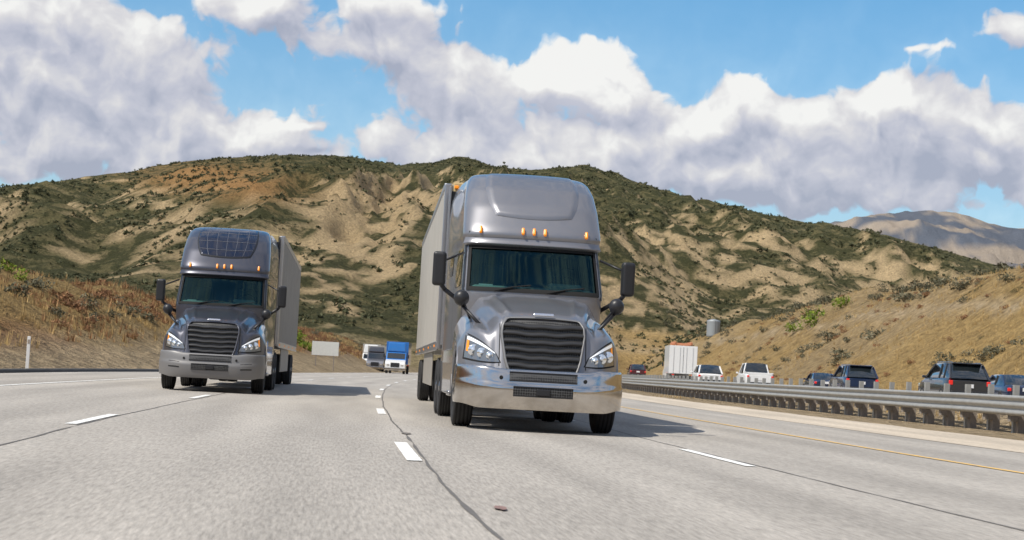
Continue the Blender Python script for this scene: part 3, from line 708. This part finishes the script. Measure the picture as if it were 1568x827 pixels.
# ------------------------------------------------------------------ guardrail
def guardrail():
    E=empty('guardrail',(0,0,0))
    ys=np.arange(-12,300,2.0)
    for xc,sg in ((17.15,-1),(17.85,1)):
        prof=[(0,.46),(.055,.50),(.055,.56),(-.01,.61),(-.01,.65),(.055,.70),(.055,.76),(-.01,.81),(-.01,.85),(.055,.90),(.055,.95),(0,.98)]
        grid_obj('beam',[[(xc+off(y)+sg*dx,y,z+.012*noise.noise(Vector((y*.2,xc,0)))) for dx,z in prof] for y in ys],M['galv'],E,False)
    V=[];F=[];MI=[]
    def addbox(x0,x1,y0,y1,zz0,zz1,m):
        b=len(V)
        for x in (x0,x1):
            for y in (y0,y1):
                for z in (zz0,zz1): V.append((x,y,z))
        for f in ((0,1,3,2),(4,6,7,5),(0,4,5,1),(2,3,7,6),(0,2,6,4),(1,5,7,3)): F.append(tuple(b+i for i in f)); MI.append(m)
    for y in np.arange(-11,298,1.9):
        o=off(y); t=random.uniform(-.02,.02)
        addbox(17.40+o,17.60+o,y-.09+t,y+.09+t,0,.92+t,0)
        addbox(17.18+o,17.395+o,y-.09+t,y+.09+t,.30,.90,0); addbox(17.605+o,17.82+o,y-.09+t,y+.09+t,.44,.90,0)
        addbox(17.43+o,17.57+o,y+.33,y+.45,0,1.24+t,1)
    mesh_np('posts',V,F,[M['wood'],M['galv']],E,False,MI)
guardrail()

# ------------------------------------------------------------------ roadside items
def gz(X,Y): return terrain(X,Y)[0]
dp=empty('delineator_post',(-9.45,60.5,gz(-9.45,60.5)-.05))
bevel_box('stake',(0,0,.6),(.11,.03,1.25),M['white'],dp,.008); bevel_box('reflector',(0,-.02,1.05),(.08,.01,.14),M['lens'],dp,.002)
sg=empty('road_sign',(1.1,160,0),0)
bevel_box('panel',(0,0,2.1),(2.4,.03,1.25),mat('sign_back_pale',(.62,.62,.58),.5),sg,.01)
for sx in (-.8,.8): bevel_box('post',(sx,.06,1.2),(.09,.09,2.6),M['wood'],sg,.01)
for z in (1.7,2.5): bevel_box('brace',(0,.04,z),(2.2,.03,.06),M['galv'],sg,.005)
tx,ty=91.5,400; tz=gz(tx,ty)
wt=empty('water_tank',(tx,ty,tz-.3))
lathe('tank_shell',[(0,.001),(0,1.5),(.02,1.52)]+[(.02+k*.36,1.52+.02*(k%2)) for k in range(1,10)]+[(3.6,1.56),(3.8,1.5),(4.1,.3),(4.15,.001)],(0,0,0),mat('tank_steel',(.30,.32,.33),.5,.3),wt,'z',28)
rod('tank_ladder',(0,-1.6,0),(0,-1.6,3.8),.04,M['galv'],wt,6)
px_,py=-3.6,150
up=empty('utility_pole',(px_,py,gz(px_,py)-.1)); rod('pole',(0,0,0),(0,0,4.6),.09,M['wood'],up); bevel_box('crossarm',(0,0,4.3),(1.0,.1,.1),M['wood'],up,.01); bevel_box('box',(0,-.15,2.6),(.45,.25,.7),M['white'],up,.02)

# ------------------------------------------------------------------ vegetation
def merge(name,variants,pos,scl,rot,m):
    Vs=[];Fs=[];b=0
    for i in range(len(pos)):
        v,f=variants[i%len(variants)]; c,s=math.cos(rot[i]),math.sin(rot[i])
        w=v*scl[i]; w=np.stack([w[:,0]*c-w[:,1]*s,w[:,0]*s+w[:,1]*c,w[:,2]],1)+pos[i]
        Vs.append(w); Fs.append(f+b); b+=len(v)
    return mesh_np(name,np.concatenate(Vs),np.concatenate(Fs),m,None,False)
def leafbush(n,size,flat=.75,ncl=7):
    V=[];F=[]
    cl=[(rng.normal(0,.38,3)*np.array([1,1,.5])+np.array([0,0,.5]),rng.uniform(.25,.5)) for _ in range(ncl)]
    for i in range(n):
        c,r=cl[rng.integers(ncl)]; d=rng.normal(0,1,3); d/=np.linalg.norm(d); p=c+d*r*rng.uniform(.75,1.05); p[2]=max(.02,p[2]*flat)
        a=rng.normal(0,1,3); a/=np.linalg.norm(a); bb=np.cross(a,d); bb/=np.linalg.norm(bb)+1e-6
        s=size*rng.uniform(.6,1.3); b=len(V); V+=[p-a*s,p+bb*s*.7,p+a*s]; F.append((b,b+1,b+2))
    return np.array(V),np.array(F)
def tuft(n=7):
    V=[];F=[]
    for i in range(n):
        a=rng.uniform(0,6.28); l=rng.uniform(.15,.5); d=np.array([math.cos(a),math.sin(a),0]); p=d*rng.uniform(0,.18); q=np.array([-d[1],d[0],0])*.035
        b=len(V); V+=[p-q,p+q,p+d*l*.6+np.array([0,0,rng.uniform(.5,1.)])]; F.append((b,b+1,b+2))
    return np.array(V),np.array(F)
pos=[];scl=[];tries=0
while len(pos)<28000 and tries<150000:
    tries+=1
    Y=random.uniform(440,1390); q=random.uniform(-.24,.5); X=q*Y
    d=nz(X/30,Y/40,21,4)
    if d<-.2+.35*random.random(): continue
    z,g=terrain(X,Y)
    if random.random()<cliff(q,z/Y)*1.1: continue
    s=random.uniform(.45,1.1)*(1+.35*(Y>900))*(1.7 if random.random()<.08 else 1); pos.append((X,Y,z-.2)); scl.append(s)
merge('hillside_shrubs',[leafbush(22,.55,.7,4) for _ in range(8)],np.array(pos),scl,rng.uniform(0,6.28,len(pos)),island_mat('chaparral',(.048,.054,.026),(.16,.155,.085),c3=(.095,.098,.05)))
LB=[leafbush(170,.13) for _ in range(5)]
G1=island_mat('sage_foliage',(.07,.07,.042),(.23,.21,.14),c3=(.13,.12,.075)); G2=island_mat('dry_brush_foliage',(.15,.07,.035),(.38,.21,.10),c3=(.26,.14,.07)); G3=island_mat('green_foliage',(.08,.13,.015),(.20,.25,.03))
def scat(n,x0,x1,y0,y1,s0,s1,thr,seed,zo=-.1):
    p=[];s=[]
    while len(p)<n:
        Y=y0+(y1-y0)*random.random()**1.2; xl=random.uniform(x0,x1)
        if noise.noise(Vector((xl/7,Y/9,seed)))<thr: continue
        X=xl+off(Y); z=gz(X,Y)
        if xl>45 and Y>150 and abs(z-10.3)<.5: continue
        p.append((X,Y,z+zo)); s.append(random.uniform(s0,s1))
    return np.array(p),s
for nm,n,x0,x1,y0,y1,s0,s1,thr,mt,sd in (('sagebrush',620,-45,-15,50,400,.35,.95,.02,G1,1.3),('dry_brush',1300,-34,-14.0,45,330,.3,.8,-.1,G2,2.3),
     ('bank_shrubs',560,44,100,60,520,.5,1.5,.08,G1,3.3),('bank_dry_brush',240,39,80,60,380,.4,.8,.0,G2,4.3),('crest_shrubs',420,58,90,120,600,1.0,2.3,-.1,G1,8.3)):
    p,s=scat(n,x0,x1,y0,y1,s0,s1,thr,sd); merge(nm,LB,p,s,rng.uniform(0,6.28,len(p)),mt)
def bushes(nm,lst,mt):
    p=np.array([(x,y,gz(x,y)-.15) for x,y,s in lst]); merge(nm,LB,p,[s for *_,s in lst],rng.uniform(0,6.28,len(p)),mt)
bushes('green_bush',[(78,268,2.6),(81,266,2.4),(75,270,2.0),(76.5,266,2.2),(-17.5,103,1.1),(-18.8,104,1.2),(-16.7,101,.8)],G3)
bushes('dark_shrub',[(60,330,2.0),(62,329,1.8),(66,205,2.2),(63,206,1.8),(55,300,1.5),(68.5,228,1.9)],G1)
bushes('verge_shrub',[(-1.2,190,1.5),(-.2,189,1.3),(-2.4,191,1.8),(-.8,188,1.2)],G3)
TF=[tuft() for _ in range(8)]
S1=island_mat('straw_grass',(.34,.23,.095),(.62,.46,.22),c3=(.50,.35,.155)); S2=island_mat('brown_grass',(.18,.09,.04),(.42,.26,.13),c3=(.30,.17,.08))
p1,s1=scat(4500,-36,-13.2,40,330,.3,.7,-.1,5.3,-.03); p2,s2=scat(13000,38.5,90,55,380,.3,.7,-.3,6.3,-.03); p3,s3=scat(200,14.5,16.8,15,160,.08,.2,.15,7.3,0); p4,s4=scat(500,18.3,20.3,15,160,.2,.45,-.3,9.3,0)
pp=np.concatenate([p1,p2,p3,p4]); merge('dry_grass',TF,pp,s1+s2+s3+s4,rng.uniform(0,6.28,len(pp)),S1)
p5,s5=scat(6500,-36,-13.8,40,330,.3,.75,-.1,2.3,-.03); merge('brown_grass',TF,p5,s5,rng.uniform(0,6.28,len(p5)),S2)

# ------------------------------------------------------------------ sky
SUN_AZ=math.radians(240); SUN_EL=math.radians(54)
w=bpy.data.worlds.new('World'); sc.world=w; w.use_nodes=True; nt=w.node_tree; L=nt.links
for n in list(nt.nodes): nt.nodes.remove(n)
out=node(nt,'ShaderNodeOutputWorld'); sky=node(nt,'ShaderNodeTexSky',sky_type='NISHITA'); sky.sun_disc=False
sky.sun_elevation=SUN_EL; sky.sun_rotation=SUN_AZ; sky.air_density=1.0; sky.dust_density=.5; sky.ozone_density=3.0; sky.altitude=300
hs=node(nt,'ShaderNodeHueSaturation'); hs.inputs['Hue'].default_value=.49; hs.inputs['Saturation'].default_value=1.28; hs.inputs['Value'].default_value=1.42; L.new(sky.outputs[0],hs.inputs['Color'])
bg=node(nt,'ShaderNodeBackground'); bg.inputs[1].default_value=.10; L.new(hs.outputs[0],bg.inputs[0])
def px(x,y): 
    H=557+.055*(x-540); return ((x-487)/47.1,(H-y)/47.1)
g=bpy.data.node_groups.new('cloud_density','ShaderNodeTree'); g.interface.new_socket('P',in_out='INPUT',socket_type='NodeSocketVector'); g.interface.new_socket('D',in_out='OUTPUT',socket_type='NodeSocketFloat')
gi=g.nodes.new('NodeGroupInput'); go=g.nodes.new('NodeGroupOutput'); GL=g.links
wn=node(g,'ShaderNodeTexNoise',noise_dimensions='2D'); wn.inputs['Scale'].default_value=.5; wn.inputs['Detail'].default_value=3; GL.new(gi.outputs[0],wn.inputs['Vector'])
ws=node(g,'ShaderNodeVectorMath',operation='MULTIPLY_ADD'); ws.inputs[1].default_value=(1.6,1.2,0); GL.new(wn.outputs['Color'],ws.inputs[0])
wo=node(g,'ShaderNodeVectorMath',operation='ADD'); wo.inputs[1].default_value=(-.8,-.6,0); GL.new(gi.outputs[0],wo.inputs[0]); GL.new(wo.outputs[0],ws.inputs[2])
blobs=[((110,180),(230,120),1.1),((40,60),(150,80),.9),((190,110),(110,70),.5),((385,15),(75,46),1.0),((290,225),(160,50),.8),
 ((560,70),(85,60),.9),((690,130),(95,62),1.0),((590,10),(90,25),.5),
 ((875,108),(74,44),1.8),((935,150),(60,36),.8),
 ((740,235),(270,48),1.0),((1120,175),(62,42),1.0),((1100,235),(220,52),1.0),((1350,165),(105,46),1.1),((1330,230),(250,52),.9),((1500,230),(90,52),.8),
 ((1530,75),(50,32),.9),((1400,92),(50,15),.6),((455,193),(22,8),.6),((1250,310),(420,45),.6),((1555,290),(40,35),.8)]
acc=None
for (c,r,wt_) in blobs:
    u,v=px(*c); ru,rv=r[0]/47.1,r[1]/47.1
    a=node(g,'ShaderNodeVectorMath',operation='MULTIPLY_ADD'); a.inputs[1].default_value=(1/ru,1/rv,0); a.inputs[2].default_value=(-u/ru,-v/rv,0); GL.new(ws.outputs[0],a.inputs[0])
    d=node(g,'ShaderNodeVectorMath',operation='DOT_PRODUCT'); GL.new(a.outputs[0],d.inputs[0]); GL.new(a.outputs[0],d.inputs[1])
    e=node(g,'ShaderNodeMath',operation='POWER'); e.inputs[0].default_value=.38; GL.new(d.outputs['Value'],e.inputs[1])
    f=node(g,'ShaderNodeMath',operation='MULTIPLY_ADD'); f.inputs[1].default_value=wt_; GL.new(e.outputs[0],f.inputs[0])
    if acc is None: f.inputs[2].default_value=0
    else: GL.new(acc,f.inputs[2])
    acc=f.outputs[0]
# out-of-view broken cloud cover, added to make reflections and shadows less blue
sx_=node(g,'ShaderNodeSeparateXYZ'); GL.new(gi.outputs[0],sx_.inputs[0])
ax=node(g,'ShaderNodeMath',operation='SUBTRACT'); ax.inputs[1].default_value=7; GL.new(sx_.outputs['X'],ax.inputs[0])
ab=node(g,'ShaderNodeMath',operation='ABSOLUTE'); GL.new(ax.outputs[0],ab.inputs[0])
r1=node(g,'ShaderNodeMapRange'); r1.inputs[1].default_value=19; r1.inputs[2].default_value=34; r1.inputs[4].default_value=.62; GL.new(ab.outputs[0],r1.inputs[0])
r2=node(g,'ShaderNodeMapRange'); r2.inputs[1].default_value=13.5; r2.inputs[2].default_value=24; r2.inputs[4].default_value=.5; GL.new(sx_.outputs['Y'],r2.inputs[0])
mxx=node(g,'ShaderNodeMath',operation='MAXIMUM'); GL.new(r1.outputs[0],mxx.inputs[0]); GL.new(r2.outputs[0],mxx.inputs[1])
bigs=node(g,'ShaderNodeVectorMath',operation='SCALE'); bigs.inputs['Scale'].default_value=.07; GL.new(gi.outputs[0],bigs.inputs[0])
bign=node(g,'ShaderNodeTexNoise',noise_dimensions='2D'); bign.inputs['Scale'].default_value=1; bign.inputs['Detail'].default_value=2; GL.new(bigs.outputs[0],bign.inputs['Vector'])
bm2=node(g,'ShaderNodeMath',operation='MULTIPLY'); GL.new(bign.outputs['Fac'],bm2.inputs[0]); GL.new(mxx.outputs[0],bm2.inputs[1])
bm3=node(g,'ShaderNodeMath',operation='MULTIPLY_ADD'); bm3.inputs[1].default_value=1.7; GL.new(bm2.outputs[0],bm3.inputs[0]); GL.new(acc,bm3.inputs[2])
mn=node(g,'ShaderNodeMath',operation='MINIMUM'); mn.inputs[1].default_value=1.2; GL.new(bm3.outputs[0],mn.inputs[0])
fb1=node(g,'ShaderNodeTexNoise',noise_dimensions='2D'); fb1.inputs['Scale'].default_value=.5; fb1.inputs['Detail'].default_value=6; fb1.inputs['Roughness'].default_value=.52; GL.new(ws.outputs[0],fb1.inputs['Vector'])
vo=node(g,'ShaderNodeTexVoronoi',voronoi_dimensions='2D'); vo.feature='F1'; vo.inputs['Scale'].default_value=.8; vo.inputs['Detail'].default_value=2.5; vo.inputs['Roughness'].default_value=.5; vo.normalize=True; GL.new(ws.outputs[0],vo.inputs['Vector'])
m1=node(g,'ShaderNodeMath',operation='MULTIPLY_ADD'); m1.inputs[1].default_value=1.3; GL.new(fb1.outputs['Fac'],m1.inputs[0]); GL.new(mn.outputs[0],m1.inputs[2])
m2=node(g,'ShaderNodeMath',operation='MULTIPLY_ADD'); m2.inputs[1].default_value=-.8; GL.new(vo.outputs['Distance'],m2.inputs[0]); GL.new(m1.outputs[0],m2.inputs[2])
m3=node(g,'ShaderNodeMath',operation='SUBTRACT'); m3.inputs[1].default_value=.83; GL.new(m2.outputs[0],m3.inputs[0]); GL.new(m3.outputs[0],go.inputs[0])
tc=node(nt,'ShaderNodeTexCoord'); sp=node(nt,'ShaderNodeSeparateXYZ'); L.new(tc.outputs['Generated'],sp.inputs[0])
az=node(nt,'ShaderNodeMath',operation='ARCTAN2'); L.new(sp.outputs['X'],az.inputs[0]); L.new(sp.outputs['Y'],az.inputs[1])
el=node(nt,'ShaderNodeMath',operation='ARCSINE'); L.new(sp.outputs['Z'],el.inputs[0])
cb=node(nt,'ShaderNodeCombineXYZ'); L.new(az.outputs[0],cb.inputs[0]); L.new(el.outputs[0],cb.inputs[1])
sc_=node(nt,'ShaderNodeVectorMath',operation='SCALE'); sc_.inputs['Scale'].default_value=57.2958; L.new(cb.outputs[0],sc_.inputs[0])
def dens(offv):
    a=node(nt,'ShaderNodeVectorMath',operation='ADD'); a.inputs[1].default_value=offv; L.new(sc_.outputs[0],a.inputs[0])
    n=nt.nodes.new('ShaderNodeGroup'); n.node_tree=g; L.new(a.outputs[0],n.inputs[0]); return n.outputs[0]
D0=dens((0,0,0)); D1=dens((-.35,.75,0))
al=node(nt,'ShaderNodeMapRange',interpolation_type='SMOOTHSTEP'); al.inputs[1].default_value=-.05; al.inputs[2].default_value=.20; L.new(D0,al.inputs[0])
s1_=node(nt,'ShaderNodeMath',operation='SUBTRACT'); L.new(D0,s1_.inputs[0]); L.new(D1,s1_.inputs[1])
q2=node(nt,'ShaderNodeMath',operation='MULTIPLY_ADD'); q2.inputs[1].default_value=.80; q2.inputs[2].default_value=.44; L.new(s1_.outputs[0],q2.inputs[0]); q2.use_clamp=True
u,v=px(880,120)
bv=node(nt,'ShaderNodeVectorMath',operation='MULTIPLY_ADD'); bv.inputs[1].default_value=(1/2.2,1/1.4,0); bv.inputs[2].default_value=(-u/2.2,-v/1.4,0); L.new(sc_.outputs[0],bv.inputs[0])
bd=node(nt,'ShaderNodeVectorMath',operation='DOT_PRODUCT'); L.new(bv.outputs[0],bd.inputs[0]); L.new(bv.outputs[0],bd.inputs[1])
be=node(nt,'ShaderNodeMath',operation='POWER'); be.inputs[0].default_value=.4; L.new(bd.outputs['Value'],be.inputs[1])
bm_=node(nt,'ShaderNodeMath',operation='MULTIPLY_ADD'); bm_.inputs[1].default_value=.6; L.new(be.outputs[0],bm_.inputs[0]); L.new(q2.outputs[0],bm_.inputs[2])
cr=node(nt,'ShaderNodeValToRGB'); cr.color_ramp.elements[0].position=.1; cr.color_ramp.elements[0].color=(.42,.44,.54,1); cr.color_ramp.elements[1].position=1.; cr.color_ramp.elements[1].color=(1.,.98,.94,1)
e=cr.color_ramp.elements.new(.42); e.color=(.59,.59,.67,1); e=cr.color_ramp.elements.new(.72); e.color=(.79,.765,.77,1); L.new(bm_.outputs[0],cr.inputs[0])
bc=node(nt,'ShaderNodeBackground'); bc.inputs[1].default_value=.95; L.new(cr.outputs[0],bc.inputs[0])
sy=node(nt,'ShaderNodeSeparateXYZ'); L.new(sc_.outputs[0],sy.inputs[0])
hz=node(nt,'ShaderNodeMapRange'); hz.inputs[1].default_value=4; hz.inputs[2].default_value=13; hz.inputs[3].default_value=.30; hz.inputs[4].default_value=.03; L.new(sy.outputs['Y'],hz.inputs[0])
am=node(nt,'ShaderNodeMath',operation='MULTIPLY'); am.inputs[1].default_value=.93; L.new(al.outputs[0],am.inputs[0])
ax2=node(nt,'ShaderNodeMath',operation='MAXIMUM'); L.new(am.outputs[0],ax2.inputs[0]); L.new(hz.outputs[0],ax2.inputs[1])
ms=node(nt,'ShaderNodeMixShader'); L.new(ax2.outputs[0],ms.inputs[0]); L.new(bg.outputs[0],ms.inputs[1]); L.new(bc.outputs[0],ms.inputs[2]); L.new(ms.outputs[0],out.inputs[0])

ld=bpy.data.lights.new('sun','SUN'); ld.energy=4.9; ld.angle=math.radians(.5); ld.color=(1,.94,.84)
lo=bpy.data.objects.new('sun',ld); C.objects.link(lo)
sd=Vector((math.sin(SUN_AZ)*math.cos(SUN_EL),math.cos(SUN_AZ)*math.cos(SUN_EL),math.sin(SUN_EL)))
lo.rotation_euler=sd.to_track_quat('Z','Y').to_euler(); lo.location=(-30,-20,60)

# ------------------------------------------------------------------ camera
yaw=math.radians(6.28); pitch=math.radians(3.33); roll=math.radians(3.15)
f=Vector((math.sin(yaw)*math.cos(pitch),math.cos(yaw)*math.cos(pitch),math.sin(pitch))); r=Vector((math.cos(yaw),-math.sin(yaw),0)); u=r.cross(f)
r2=r*math.cos(roll)+u*math.sin(roll); u2=u*math.cos(roll)-r*math.sin(roll)
cd=bpy.data.cameras.new('camera'); cd.lens=62; cd.sensor_width=36; cd.clip_end=12000; cd.clip_start=.1
cd.dof.use_dof=True; cd.dof.focus_distance=27; cd.dof.aperture_fstop=5.6
co=bpy.data.objects.new('camera',cd); C.objects.link(co)
m4=Matrix((r2,u2,-f)).transposed().to_4x4(); m4.translation=(0,0,.85); co.matrix_world=m4
sc.camera=co
